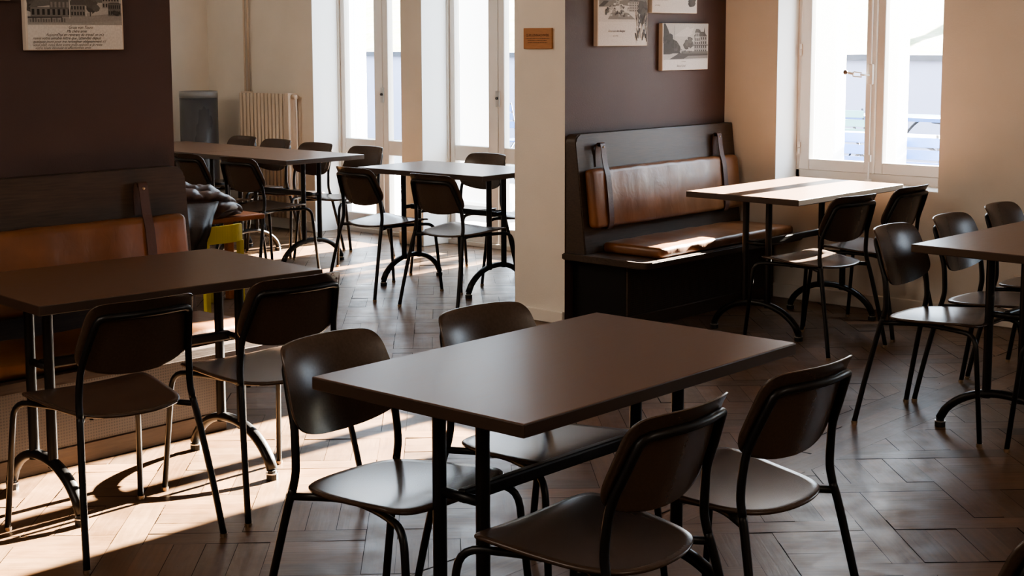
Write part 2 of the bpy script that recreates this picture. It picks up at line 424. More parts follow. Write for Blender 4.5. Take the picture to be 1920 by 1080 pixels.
# windows -----------------------------------------------------------------
f0 = XG - .03
def casement(nm, WY0, WY1, label):
    W = sroot(nm, label)
    struct('window_frame', bevel_all(boxes((f0, f0+.07, WY0, WY0+.035, WZ0, WZ1), (f0, f0+.07, WY1-.028, WY1, WZ0, WZ1), (f0, f0+.07, WY0, WY1, WZ0, WZ0+.06), (f0, f0+.07, WY0, WY1, WZ1-.05, WZ1)), .004, 1), M['frame_white'], parent=W)
    def sash(y0, y1, ym0, ym1):
        z0, z1 = WZ0+.06, WZ1-.05; x0 = f0-.012
        s = struct('sash', bevel_all(boxes((x0, x0+.055, y0, ym0, z0, z1), (x0, x0+.055, ym1, y1, z0, z1), (x0, x0+.055, ym0, ym1, z0, z0+.065), (x0, x0+.055, ym0, ym1, z1-.06, z1)), .005, 2), M['frame_white'], parent=W)
        link('pane', boxes((x0+.025, x0+.029, ym0-.005, ym1+.005, z0+.06, z1-.055)), M['glass'], s)
    c = WY0 + .532
    sash(c+.023, WY1-.028, c+.041, WY1-.098); sash(WY0+.035, c-.017, WY0+.095, c-.072)
    struct('meeting_stile', bevel_all(boxes((f0-.03, f0+.02, c-.027, c+.040, WZ0+.06, WZ1-.05)), .008, 2), M['frame_white'], parent=W)
    bm = bmesh.new(); sweep(bm, [(f0-.042, c, WZ0+.02), (f0-.042, c, WZ1-.06)], .006, 8)
    box(bm, f0-.05, f0-.028, c-.017, c+.018, WZ0+.0, WZ0+.03); box(bm, f0-.05, f0-.028, c-.014, c+.014, .83, .87)
    struct('bolt_rod', bm, M['frame_white'], parent=W)
    bm = bmesh.new(); box(bm, f0-.052, f0-.028, c-.017, c+.018, 1.28, 1.40)
    bevel_all(bm, .008, 2)
    sweep(bm, [(f0-.05, c+.003, 1.335), (f0-.085, c+.018, 1.337), (f0-.095, c+.038, 1.338)], .006, 8)
    sweep(bm, fillet([(f0-.095, c+.028, 1.348), (f0-.10, c+.078, 1.355), (f0-.10, c+.083, 1.329), (f0-.095, c+.028, 1.325)], .004), .004, 6)
    sweep(bm, [(f0-.10, c+.078, 1.343), (f0-.102, c+.113, 1.349)], .008, 8)
    hd = struct('handle', bm, M['frame_white'], parent=W)
    bm = bmesh.new(); bmesh.ops.create_uvsphere(bm, u_segments=12, v_segments=8, radius=.014, matrix=Matrix.Translation((f0-.103, c+.130, 1.352)))
    link('knob', bm, M['knob'], hd, True)
    for z in (1.48, .89):
        bm = bmesh.new(); cyl(bm, f0-.02, WY1-.03, z-.035, z-.003, .008, 10); cyl(bm, f0-.02, WY1-.03, z+.003, z+.035, .008, 10)
        struct('hinge', bm, M['frame_white'], parent=W)
M['knob'] = plain('knob_dark', (.12, .07, .04), .4)
casement('window_1', WY0, WY1, 'white painted two-sash casement window behind the sunlit table')
casement('window_2', .15, 1.20, 'white painted casement window outside the right edge of the photo')
struct('trim_1', bevel_all(boxes((XF+.003, f0+.03, WY0+.002, WY1-.002, WZ0-.02, WZ0+.004)), .002, 1), M['frame_white'], 'white window board')

# french doors --------------------------------------------------------------
def french(nm, y0, y1, label):
    R = sroot(nm, label); x0, x1 = XD-.03, XD+.03; zt = 3.0; ym = (y0+y1)/2
    struct('door_frame', bevel_all(boxes((x0-.02, x1+.02, y0, y0+.012, 0, zt+.05), (x0-.02, x1+.02, y1-.012, y1, 0, zt+.05), (x0-.02, x1+.02, y0, y1, zt, zt+.05)), .002, 1), M['frame_white'], parent=R)
    struct('threshold', boxes((x0-.03, x1+.2, y0, y1, 0, .03)), M['frame_white'], parent=R)
    for (a, b_, sa, sb_) in ((ym+.0, y1-.014, .095, .05), (y0+.014, ym-.004, .05, .062)):
        g0, g1 = a+sa, b_-sb_
        lf = struct('leaf', bevel_all(boxes((x0, x1, a, g0, .03, zt), (x0, x1, g1, b_, .03, zt), (x0, x1, g0, g1, .03, .15), (x0, x1, g0, g1, .635, .752), (x0, x1, g0, g1, zt-.1, zt)), .004, 1), M['frame_white'], parent=R)
        link('pane', boxes((XD-.002, XD+.002, g0-.004, g1+.004, .148, .64)), M['glass'], lf)
        link('pane', boxes((XD-.002, XD+.002, g0-.004, g1+.004, .748, zt-.095)), M['glass'], lf)
    bm = bevel_all(boxes((x0-.008, x0, ym-.022, ym+.018, 1.05, 1.17)), .003, 2); cyl(bm, 0, 0, 0, 0.001, .001, 3)
    lk = struct('lock_plate', bm, M['chrome'], parent=R)
    bm = bmesh.new(); sweep(bm, [(x0-.008, ym, 1.115), (x0-.018, ym, 1.115)], .010, 10); link('key_cylinder', bm, M['hole'], lk)
    return R
french('door_1', D1[0], D1[1], 'white glazed double door, the left of the two in the back room')
french('door_2', D2[0], D2[1], 'white glazed double door, the right of the two, beside the cream pillar')

# ------------------------------------------------------------------ chairs
RT = .0108
def yb(x, z):   # front surface of backrest
    return -.150 - .33*(z-.634) - 4.5*max(0, z-.735)**2 - .045*(1-(x/.193)**2)
def seat_bm():
    bm = bmesh.new()
    prof = [(0,.222),(.10,.221),(.165,.216),(.200,.198),(.212,.165),(.207,.08),(.190,-.05),(.172,-.115),(.145,-.155),(.10,-.178),(.05,-.189)]
    half = catmull([(a, b_, 0) for a, b_ in prof] + [(0,-.192,0)], 3)
    out = [(v.x, v.y) for v in half] + [(-v.x, v.y) for v in half[1:-1][::-1]]
    def zs(x, y):
        z = .4445 + (y+.02)*.048 + .22*x*x - .0045*math.exp(-((y+.03)/.14)**2)
        if y > .14: z -= ((y-.14)/.08)**2*.010
        return z
    cy = .02; rings = []
    for s, dz in ((1,-.0065),(1.0,-.003),(.985,0),(.9,0),(.7,0),(.45,0),(.2,0)):
        rings.append([bm.verts.new((x*s, cy+(y-cy)*s, zs(x*s, cy+(y-cy)*s)+dz)) for x, y in out])
    k = len(out)
    for A, B in zip(rings, rings[1:]):
        for j in range(k): bm.faces.new((A[j], A[(j+1)%k], B[(j+1)%k], B[j]))
    c = bm.verts.new((0, cy, zs(0, cy)))
    for j in range(k): bm.faces.new((rings[-1][j], rings[-1][(j+1)%k], c))
    low = []
    for s, dz in ((.985,-.0105),(.6,-.0105)):
        low.append([bm.verts.new((x*s, cy+(y-cy)*s, zs(x*s, cy+(y-cy)*s)+dz)) for x, y in out])
    for A, B in ((rings[0], low[0]), (low[0], low[1])):
        for j in range(k): bm.faces.new((A[j], B[j], B[(j+1)%k], A[(j+1)%k]))
    bm.faces.new(low[1][::-1]); return bm
def back_bm():
    bm = bmesh.new()
    half = [(0,.790),(.09,.7895),(.145,.786),(.166,.776),(.177,.755),(.184,.715),(.192,.660),(.194,.630),(.187,.604),(.168,.584),(.13,.568),(.07,.556)]
    h = catmull([(a, b_, 0) for a, b_ in half] + [(0,.552,0)], 3)
    out = [(v.x, v.y) for v in h] + [(-v.x, v.y) for v in h[1:-1][::-1]]
    k = len(out); cz = .672; T = .0095
    def ring(s, off):
        r_ = []
        for x, z in out:
            X, Z = x*s, cz+(z-cz)*s; r_.append(bm.verts.new((X, yb(X, Z)-off, Z)))
        return r_
    F = [ring(1, .003), ring(.99, 0), ring(.93,0), ring(.8,0), ring(.6,0), ring(.35,0)]
    B = [ring(1, T-.003), ring(.99, T), ring(.93,T), ring(.8,T), ring(.6,T), ring(.35,T)]
    for L, flip in ((F, 0), (B, 1)):
        for A, D in zip(L, L[1:]):
            for j in range(k):
                q = (A[j], A[(j+1)%k], D[(j+1)%k], D[j]); bm.faces.new(q[::-1] if flip else q)
        c = bm.verts.new((0, yb(0, cz) - (T if flip else 0), cz))
        for j in range(k): bm.faces.new((L[-1][j], L[-1][(j+1)%k], c))
    for j in range(k): bm.faces.new((F[0][j], B[0][j], B[0][(j+1)%k], F[0][(j+1)%k]))
    return bm
def rear_leg(s):
    return tube(catmull([(s*.232,-.255,.012),(s*.218,-.222,.18),(s*.198,-.180,.375),(s*.190,-.163,.440)], 5), RT)
def back_frame():
    o = .0095 + RT + .001
    side = [(.190,-.163,.440),(.187,-.155,.485),(.184,-.158,.545),(.178,yb(.178,.60)-o,.60),(.168,yb(.168,.66)-o,.66),(.158,yb(.158,.71)-o,.71)]
    P = catmull(side, 4)
    top = [(.154,yb(.154,.728)-o,.728),(.146,yb(.146,.739)-o,.739),(.130,yb(.130,.7435)-o,.7435)]
    mid = [(x, yb(x,.745)-o, .745) for x in (.10,.05,0,-.05,-.10)]
    R = [Vector(p) for p in top+mid] + [Vector((-a, b_, c)) for a, b_, c in top[::-1]] 
    L = [Vector((-v.x, v.y, v.z)) for v in P[::-1]]
    return tube(P + R + L, RT)
def front_leg(s):
    return tube(fillet([(s*.235,.272,.012),(s*.214,.232,.424),(s*.150,.10,.4225),(s*.115,-.04,.421),(s*.190,-.163,.421)], [.055,.06,.08]), .0098)
def ferrule(x, y):
    bm = bmesh.new(); cyl(bm, x, y, .004, .013, RT+.0016, 12); cyl(bm, x, y, 0, .004, RT+.0002, 12); return bm
def make_chair(label, loc, rz, group):
    t = thing('dining_chair', label, 'chair', loc, rz, group)
    link('seat', seat_bm(), M['ply'], t, True); link('backrest', back_bm(), M['ply'], t, True)
    autosmooth(t.children[0], 50); autosmooth(t.children[1], 50)
    for s in (-1, 1):
        for bm, fx, fy in ((front_leg(s), s*.235, .272), (rear_leg(s), s*.232, -.255)):
            l = link('leg', bm, M['tube'], t, True); link('foot_cap', ferrule(fx, fy), M['brass'], l)
    link('back_frame', back_frame(), M['tube'], t, True)
    for x, y in ((.13, .06), (-.13, .06), (.115, -.09), (-.115, -.09)): link('seat_buffer', cyl(bmesh.new(), x, y, .410, .434, .008, 8), M['rubber'], t)
    return t
CH = [  # x, y, facing, yaw offset, label, group
 (2.472,2.647,-90,.066,'brown plywood chair at the far left corner of the central table, its seat shining','central'),
 (3.008,2.630,-90,-.05,'dark plywood chair behind the central table, only its backrest top above the tabletop','central'),
 (2.494,1.997,90,.025,'dark plywood chair at the bottom middle, nearest the camera, under the central table','central'),
 (3.031,1.994,90,-.052,'dark plywood chair at the right end of the central table, back towards the camera','central'),
 (2.495,3.950,90,-.084,'dark plywood chair at the left table, nearest the left edge of the photo','left'),
 (3.072,3.929,90,-.093,'dark plywood chair at the right end of the left table, back towards the camera','left'),
 (6.473,3.787,90,-.124,'left one of the two dark chairs on the near side of the sunlit window table','window'),
 (7.050,3.793,90,-.007,'dark plywood chair at the window table, closest to the window wall','window'),
 (5.482,2.632,-90,.025,'dark chair at the corner of the right-hand table, bright window gleam on its seat','right'),
 (5.979,2.621,-90,.013,'second dark plywood chair along the far side of the right-hand table','right'),
 (6.530,2.640,-90,.025,'farthest dark chair behind the right-hand table, cut by the right edge of the photo','right'),
 (5.490,1.975,90,0,'dark chair on the near side of the right-hand table, mostly outside the photo','right'),
 (2.355,1.115,90,0,'dark chair showing only a rounded backrest corner at the bottom right corner','corner'),
 (6.122,6.617,0,-.07,'chair with pale lit seat, back to the camera, at the table beside the pillar','pillar'),
 (6.099,5.950,0,.013,'dark chair, back to the camera, right beside the cream pillar in the back room','pillar'),
 (6.950,6.718,180,-.008,'brown chair facing the camera in front of the right glazed door','pillar'),
 (6.960,6.080,180,0,'dark chair almost wholly hidden behind the cream pillar','pillar'),
 (6.137,7.800,0,.05,'dark chair, back to the camera, at the long table just right of the jacket','long'),
 (6.110,8.330,0,.02,'dark plywood chair behind the brown jacket, cut off by the dark left wall','long'),
 (6.880,7.831,180,-.007,'brown chair facing the camera in front of the left glazed door','long'),
 (6.880,8.368,180,.042,'brown chair facing the camera at the long table, just right of the radiator','long'),
 (6.935,8.915,180,-.028,'brown chair facing the camera in front of the radiator','long'),
 (6.990,9.405,180,-.04,'farthest brown chair at the long table, between the radiator and the grey cylinder','long'),
]
GR = {'central':'chairs at the central table','left':'chairs at the left table','window':'chairs at the window table','right':'chairs at the right-hand table','corner':'chairs at the near right corner','pillar':'chairs at the pillar table','long':'chairs at the long back tables'}
ch0 = None
for x, y, f, a, lab, g in CH:
    rz = math.radians(f-90)+a
    if ch0 is None: ch0 = make_chair(lab, (x,y,0), rz, GR[g])
    else: dup(ch0, (x,y,0), rz, lab, GR[g])

# ------------------------------------------------------------------ tables
def make_table(label, loc, rz, L, Wd, group):
    t = thing('dining_table', label, 'table', loc, rz, group)
    bm = boxes((-L/2, L/2, -Wd/2, Wd/2, .718, .75)); bevel_all(bm, .0035, 2)
    bm.normal_update()
    for f in bm.faces: f.material_index = 0 if f.normal.z > .5 else 1
    tp = link('tabletop', bm, [M['wood_top'], M['wood_edge']], t)
    tx = L/2 - .162; b_ = .070; fs = .262
    for sx in (-1, 1):
        x = sx*tx
        arch = []
        for k in range(25):
            u = -1 + 2*k/24
            arch.append((x, u*fs, .036 + .136*max(0, 1-abs(u)**2.2)**.72))
        ft = link('arched_foot', sweep(bmesh.new(), arch, .019, 12, flat=(.0165, .0215)), M['tube'], t, True)
        for sy in (-1, 1):
            bm = bmesh.new(); cyl(bm, x, sy*(fs-.001), 0, .022, .021, 14); cyl(bm, x, sy*(fs-.001), .022, .034, .016, 14)
            link('foot_pad', bm, M['rubber'], ft)
            bm = bmesh.new(); cyl(bm, x, sy*(fs-.001), .021, .025, .0216, 14); link('foot_ring', bm, M['chrome'], ft)
            bm = bmesh.new(); cyl(bm, x, sy*b_, .15, .712, .0170, 18); box(bm, x-.03, x+.03, sy*b_-.03, sy*b_+.03, .712, .718)
            autosmooth(link('post', bm, M['tube'], t))
        bm = bmesh.new(); sweep(bm, [(x, -b_, .485), (x, b_, .485)], .0125, 12); link('crossbar', bm, M['tube'], t, True)
    bm = bevel_all(boxes((-tx, tx, -.013, .013, .468, .502)), .006, 2); link('stretcher', bm, M['tube'], t)
    return t
TB = [
 (2.795,2.348,0,.012,1.103,.675,'dark stained wooden table in the centre foreground on black trestle legs','front tables'),
 (2.856,4.339,0,-.093,1.050,.73,'dark stained wooden table at the left in front of the leather bench','front tables'),
 (6.899,4.172,0,-.004,1.089,.685,'wooden table under the window, its top struck by bands of sunlight','front tables'),
 (5.800,2.336,0,-.021,1.063,.653,'dark wooden table at the right, cut by the photo edge, gleam on its corner','front tables'),
 (6.553,6.437,90,.045,1.040,.643,'back room table beside the cream pillar, its top reflecting the glazed doors','back room tables'),
 (6.575,8.179,90,-.004,1.032,.70,'nearer table of the long row in the back room, towards the glazed doors','back room tables'),
 (6.575,9.235,90,-.004,1.075,.70,'farther table of the long row in the back room, before the grey cylinder','back room tables'),
]
for x, y, f, a, L, Wd, lab, g in TB:
    make_table(lab, (x,y,0), math.radians(f)+a, L, Wd, g)

# ------------------------------------------------------------------ benches
def cushion(x0, x1, y0, y1, z0, z1, r, bulge, seed):
    rnd = random.Random(seed)
    bm = boxes((x0, x1, y0, y1, z0, z1)); bevel_all(bm, r, 4)
    long = [e for e in bm.edges if abs(e.verts[0].co.x-e.verts[1].co.x) > .5]
    bmesh.ops.subdivide_edges(bm, edges=long, cuts=30, use_grid_fill=True)
    cx, cy, cz = (x0+x1)/2, (y0+y1)/2, (z0+z1)/2
    ph = [rnd.uniform(0, 6) for _ in range(6)]
    for v in bm.verts:
        u = (v.co.x-cx)/(x1-x0)*2
        wv = .0025*math.sin(v.co.x*19+ph[0]) + .002*math.sin(v.co.x*41+ph[1]+v.co.z*30)
        if v.co.y < cy: v.co.y -= bulge[0]*(1-u**4) + wv
        if v.co.z > cz: v.co.z += bulge[1]*(1-u**4) + wv*.6
    return bm
def bench(x0, x1, label, right_end):
    t = thing('leather_bench', label, 'bench', ((x0+x1)/2, 4.85, 0), 0, 'upholstered wall benches')
    ox, oy = (x0+x1)/2, 4.85
    def lk(nm, bm, mat, par=None, sm=False):
        o = link(nm, bm, mat, None, sm); o.parent = par or t; 
        o.data.transform(Matrix.Translation((-ox, -oy, 0))); return o
    # back panel, slightly leaning: rounded top corners
    poly = round_rect(x0, x1, .392, 1.04, .045, 6, (1 if right_end else 0,1,0,0))
    bm = bmesh.new(); k = len(poly)
    def yfr(z): return 5.035 - .075*(1.04-z)/.65
    A = [bm.verts.new((a, yfr(z), z)) for a, z in poly]; B = [bm.verts.new((a, YW-.002, z)) for a, z in poly]
    for j in range(k): bm.faces.new((A[j], A[(j+1)%k], B[(j+1)%k], B[j]))
    bm.faces.new(A[::-1]); bm.faces.new(B)
    bmesh.ops.bevel(bm, geom=[e for e in bm.edges if all(abs(v.co.y-yfr(v.co.z)) < .001 for v in e.verts)], offset=.006, segments=2, affect='EDGES')
    autosmooth(lk('back_panel', bm, M['bench_wood']), 30)
    def lean(bm_):
        for v in bm_.verts: v.co.y += yfr(v.co.z)
        return bm_
    # seat board
    bm = bmesh.new(); prism(bm, round_rect(x0-.03, x1+(.03 if right_end else 0), 4.53, YW-.003, .05, 5, (0,0,1,1 if right_end else 0)), 'z', .362, .397)
    bmesh.ops.bevel(bm, geom=[e for e in bm.edges if abs(e.verts[0].co.z-e.verts[1].co.z) < .001], offset=.005, segments=2, affect='EDGES')
    autosmooth(lk('seat_board', bm, M['bench_wood']), 30)
    # base box with perforated front
    a, b_ = x0+.06, x1-(.05 if right_end else .005)
    lk('base', bevel_all(boxes((a, b_, 4.735, YW-.003, .0, .362)), .004, 1), M['bench_base'])
    lk('front_grille', boxes((a+.03, b_-.03, 4.729, 4.735, .075, .325)), M['perf'])
    fr = boxes((a, b_, 4.722, 4.735, .325, .362), (a, b_, 4.722, 4.735, 0, .075), (a, a+.03, 4.722, 4.735, .075, .325), (b_-.03, b_, 4.722, 4.735, .075, .325))
    lk('grille_frame', bevel_all(fr, .003, 1), M['bench_wood'])
    c1 = lk('seat_cushion', cushion(x0+.135, x1-.035+(.04 if right_end else 0), 4.565, 4.955, .397, .452, .02, (.004,.006), 3), M['leather'], None, True)
    c2 = lk('back_cushion', lean(cushion(x0+.035, x1-.045, -.056, 0, .535, .852, .026, (.007,.004), 5)), M['leather'], None, True)
    for xs in (x0+.165, x0+1.275):
        path = [(yfr(.86)-.005,.86), (yfr(.93)-.010,.93), (yfr(.97)-.022,.980), (yfr(.98)-.036,.988), (yfr(.97)-.047,.978), (yfr(.92)-.050,.92), (yfr(.87)-.054,.87), (yfr(.845)-.060,.845), (yfr(.80)-.067,.80), (yfr(.70)-.0685,.70), (yfr(.59)-.067,.59), (yfr(.552)-.060,.552), (yfr(.53)-.045,.530), (yfr(.528)-.015,.528), (yfr(.53),.532)]
        pts = catmull([(0, p[0], p[1]) for p in path], 4)
        bm = bmesh.new(); w_ = .021; rows = []
        for i, p in enumerate(pts):
            tn = (pts[min(i+1, len(pts)-1)] - pts[max(i-1, 0)]).normalized(); nn = Vector((0, -tn.z, tn.y))
            nn = -nn
            rows.append([bm.verts.new((xs+sx*w_, p.y+nn.y*h, p.z+nn.z*h)) for sx, h in ((-1,0),(-1,.004),(1,.004),(1,0))])
        for R0, R1 in zip(rows, rows[1:]):
            for j in range(4): bm.faces.new((R0[j], R0[(j+1)%4], R1[(j+1)%4], R1[j]))
        bm.faces.new(rows[0]); bm.faces.new(rows[-1][::-1])
        st = lk('strap', bm, M['strap'])
        pg = lk('peg', sweep(bmesh.new(), [(xs, yfr(.975)+.004, .975), (xs, yfr(.975)-.043, .975)], .007, 8), M['tube'], st)
        bm = bmesh.new(); bmesh.ops.create_uvsphere(bm, u_segments=10, v_segments=6, radius=.007, matrix=Matrix.Translation((xs, yfr(.975)-.052, .968)))
        o = link('rivet', bm, M['brass'], None, True); o.data.transform(Matrix.Translation((-ox, -oy, 0))); o.parent = st
    return t
bench(6.065, 7.565, 'wall bench on the right with sunlit cognac leather seat, under the hung pictures', False)
bench(2.045, 3.555, 'shaded cognac leather wall bench at the left behind the left table, with a perforated base', True)

# ------------------------------------------------------------------ wall pictures
def picture(x0, x1, z0, z1, label, draw, yoff=.03):
    t = thing('canvas_picture', label, 'picture', ((x0+x1)/2, YW, (z0+z1)/2), 0, 'old postcard prints on canvas')
    w, h = x1-x0, z1-z0
    link('canvas', bevel_all(boxes((-w/2, w/2, -yoff, -.001, -h/2, h/2)), .003, 2), M['canvas_side'], t)
    bm = bmesh.new(); ton_ = bm.loops.layers.float_color.new('tone'); lay = [0]
    def poly(pts, g, wm=(1, .97, .93)):
        lay[0] += 1; y = -yoff - .0004 - lay[0]*.000012
        f = bm.faces.new([bm.verts.new((-w/2+u*w, y, -h/2+v*h)) for u, v in pts]); f.normal_update()
        for l in f.loops: l[ton_] = (g*wm[0], g*wm[1], g*wm[2], 1)
    poly([(.015,.01),(.985,.01),(.985,.99),(.015,.99)], .66)
    txt = draw(poly) or []
    link('print', bm, M['print'], t, 'keep')
    for s, u, v, size in txt:
        cu = bpy.data.curves.new('handwriting', 'FONT'); cu.body = s; cu.size = size; cu.shear = .45; cu.space_character = .95; cu.resolution_u = 2
        cu.align_x = 'LEFT'
        o = bpy.data.objects.new('tmp', cu); C.objects.link(o)
        me = bpy.data.meshes.new_from_object(o.evaluated_get(bpy.context.evaluated_depsgraph_get())); C.objects.unlink(o); bpy.data.objects.remove(o)
        me.materials.clear(); me.materials.append(M['pen'])
        q = bpy.data.objects.new('handwriting', me); C.objects.link(q); q.parent = t
        q.location = (-w/2+u*w, -yoff-.0012, -h/2+v*h); q.rotation_euler = (PI/2, 0, 0)
    return t
def tree(poly, rnd, cx, cy, r, g, n=9):
    for _ in range(n):
        a, d = rnd.uniform(0, 6.28), rnd.uniform(0, r*1.0); s = r*rnd.uniform(.5, .9)
        X, Y = cx+d*math.cos(a), cy+d*math.sin(a)
        poly([(min(.985, max(.015, X+s*rnd.uniform(.7,1.2)*math.cos(2*PI*k/8))), min(.985, max(.02, Y+s*1.2*rnd.uniform(.7,1.2)*math.sin(2*PI*k/8)))) for k in range(8)], g*rnd.uniform(.7, 1.5))
def R4(x0, x1, y0, y1): return [(x0,y0),(x1,y0),(x1,y1),(x0,y1)]
def house(poly, rnd, x0, x1, y0, y1, roof, g, gr, nx=5, ny=2, dark=.04):
    poly(R4(x0, x1, y0, y1), g)
    poly([(x0-.01, y1), (x1+.01, y1), (x1-(x1-x0)*.2, y1+roof), (x0+(x1-x0)*.2, y1+roof)], gr)
    for i in range(nx):
        for j in range(ny):
            a = x0+(x1-x0)*(i+.25)/nx; b_ = y0+(y1-y0)*(j+.2)/ny
            poly(R4(a, a+(x1-x0)/nx*.5, b_, b_+(y1-y0)/ny*.6), dark)
def draw_left(poly):
    rnd = random.Random(1)
    poly(R4(.02,.985,.335,.99), .42); poly(R4(.02,.985,.335,.45), .34)          # photo, road
    poly([(.02,.45),(.6,.45),(.985,.50),(.985,.40),(.55,.36),(.02,.36)], .30)
    tree(poly, rnd, .05, .60, .06, .08); tree(poly, rnd, .66, .60, .07, .09, 12); tree(poly, rnd, .74, .70, .06, .16, 8)
    house(poly, rnd, .10,.30,.60,.78,.16,.26,.10,4,2); poly([(.03,.56),(.46,.62),(.44,.70),(.30,.72),(.12,.68)], .14)
    house(poly, rnd, .05,.46,.44,.565,.0,.18,.12,8,1,.03); house(poly, rnd, .24,.44,.54,.66,.16,.12,.08,5,1,.22)
    house(poly, rnd, .45,.60,.45,.60,.14,.20,.10,5,2); poly(R4(.435,.445,.42,.99), .45)
    for i in range(14): poly(R4(.04+i*.026,.055+i*.026,.37,.37+rnd.uniform(.03,.08)), rnd.uniform(.05,.2))
    poly([(.02,.42),(.36,.43),(.36,.445),(.02,.44)], .07)
    house(poly, rnd, .78,.96,.56,.80,.14,.28,.14,6,3); house(poly, rnd, .84,.975,.46,.62,.02,.14,.10,6,2)
    poly([(.80,.80),(.83,.98),(.86,.80)], .14); tree(poly, rnd, .93, .49, .035, .06, 6)
    for x in (.60,.62,.645,.66): poly(R4(x,x+.012,.45,.45+rnd.uniform(.04,.09)), rnd.uniform(.04,.5))
    return [('Gruss von Tours', .42, .285, .016), ('Ma chère amie', .40, .235, .0155), ("Aujourd'hui en rentrant du travail on m'a", .19, .188, .0160),
            ('remis votre aimable lettre que j\'attendais depuis', .06, .142, .0160), ('quelques jours pour me renseigner obligeamment s\'il', .06, .098, .0155),
            ('vous plaît, nous faire votre mon opinion si je reste', .06, .055, .0155), ('votre toute dévouée et affectionnée amie', .08, .016, .0150)]
def draw_town(poly):
    rnd = random.Random(2)
    poly(R4(.02,.985,.38,.99), .58)
    pk = [(.02,.80)]; x = .02
    while x < .98: x += rnd.uniform(.03,.06); pk.append((min(x,.985), rnd.uniform(.80,.90)))
    poly(pk+[(.985,.70),(.02,.70)], .46)
    poly([(.03,.72),(.20,.76),(.40,.70),(.60,.74),(.80,.80),(.985,.86),(.985,.60),(.5,.64),(.03,.60)], .20)
    poly([(.02,.62),(.12,.70),(.22,.70),(.12,.62)], .07)
    poly([(.2,.42),(.3,.55),(.6,.52),(.75,.42)], .22)
    for i in range(26):
        a, b_ = rnd.uniform(.15,.75), rnd.uniform(.46,.66); s = rnd.uniform(.02,.05)
        poly(R4(a,a+s*1.4,b_,b_+s), rnd.uniform(.3,.6)); poly([(a,b_+s),(a+s*1.4,b_+s),(a+s*.7,b_+s*1.6)], rnd.uniform(.06,.2)); poly(R4(a+s*.3,a+s*.5,b_+s*.3,b_+s*.6), .08)
    house(poly, rnd, .62,.80,.54,.70,.06,.42,.12,5,4,.10); poly([(.69,.76),(.72,.85),(.75,.76)], .14)
    for i in range(10): tree(poly, rnd, rnd.uniform(.1,.7), rnd.uniform(.48,.62), .02, .08, 3)
    tree(poly, rnd, .9, .58, .09, .08, 12); tree(poly, rnd, .86, .46, .07, .10, 10)
    for i in range(26):
        a = rnd.uniform(.76,.97); b_ = rnd.uniform(.05,.42); c = rnd.uniform(-.06,.06)
        poly([(a,b_),(a+.015,b_),(min(.985,a+c+.03),b_+.12),(min(.98,a+c),b_+.13)], rnd.choice((.05,.08,.35,.5)))
    return [('Gruss aus den Bergen', .20, .22, .018), ('am 6. Mai', .30, .15, .012)]
def draw_top(poly):
    rnd = random.Random(3)
    poly(R4(.02,.985,.35,.99), .52)
    for i in range(20):
        a = rnd.uniform(.30,.66); poly([(a,.34),(a+.04,.30),(a+.08,.50),(a+.02,.60)], rnd.uniform(.03,.3))
    poly([(.44,.62),(.48,.40),(.60,.28),(.66,.30),(.66,.8),(.5,.8)], .05); poly([(.54,.62),(.56,.45),(.62,.40),(.62,.7)], .4)
    tree(poly, rnd, .84, .48, .13, .05, 16); tree(poly, rnd, .9, .26, .08, .07, 10)
    poly([(.25,.62),(.34,.5),(.36,.53),(.3,.64)], .08)
    return [('Kurpark am Abend', .10, .25, .014), ('im Frühling', .06, .14, .012)]
def draw_street(poly):
    rnd = random.Random(4)
    poly(R4(.02,.985,.225,.99), .47)
    for i in range(6): poly([(rnd.uniform(.2,.4),rnd.uniform(.7,.9)),(rnd.uniform(.5,.7),rnd.uniform(.75,.95)),(rnd.uniform(.45,.7),rnd.uniform(.7,.8))], .56)
    poly([(.02,.99),(.06,.99),(.12,.86),(.18,.68),(.30,.62),(.38,.50),(.40,.34),(.02,.34)], .055)
    tree(poly, rnd, .12, .66, .08, .05, 12); tree(poly, rnd, .28, .52, .07, .06, 10)
    tree(poly, rnd, .54, .54, .08, .09, 14); tree(poly, rnd, .60, .66, .05, .10, 8)
    house(poly, rnd, .68,.96,.36,.72,.10,.32,.10,6,4,.07); house(poly, rnd, .70,.80,.60,.80,.08,.42,.12,3,2)
    poly([(.88,.72),(.905,.92),(.93,.72)], .08); poly([(.77,.8),(.80,.88),(.84,.78)], .10); poly(R4(.66,.985,.52,.54), .10)
    poly(R4(.38,.985,.33,.40), .16)
    poly([(.02,.23),(.02,.30),(.22,.36),(.34,.36),(.14,.23)], .45); poly([(.14,.235),(.34,.355),(.985,.345),(.985,.25)], .09); poly([(.45,.24),(.55,.30),(.985,.31),(.985,.25)], .24)
    poly(R4(.248,.253,.40,.95), .10); tree(poly, rnd, .40, .40, .03, .30, 6)
    for i in range(12): tree(poly, rnd, rnd.uniform(.38,.7), .39, .02, .12, 3)
    return [('Promenade', .40, .175, .010), ('Abend Gruß', .30, .07, .018)]
picture(2.897, 3.319, 1.513, 1.80, 'sepia postcard print with a village street and handwriting on the left wall', draw_left)
picture(2.45, 2.842, 1.698, 1.98, 'white canvas edge at the top left corner of the photo', draw_top)
picture(6.299, 6.750, 1.509, 1.86, 'postcard print of a town under snowy mountains, above the right bench', draw_town)
picture(6.789, 7.234, 1.695, 1.98, 'grey postcard print cut by the top of the photo, above the small street print', draw_top)
picture(6.894, 7.353, 1.366, 1.638, 'lowest grey postcard print on the right wall, a street with trees and a turreted house', draw_street)

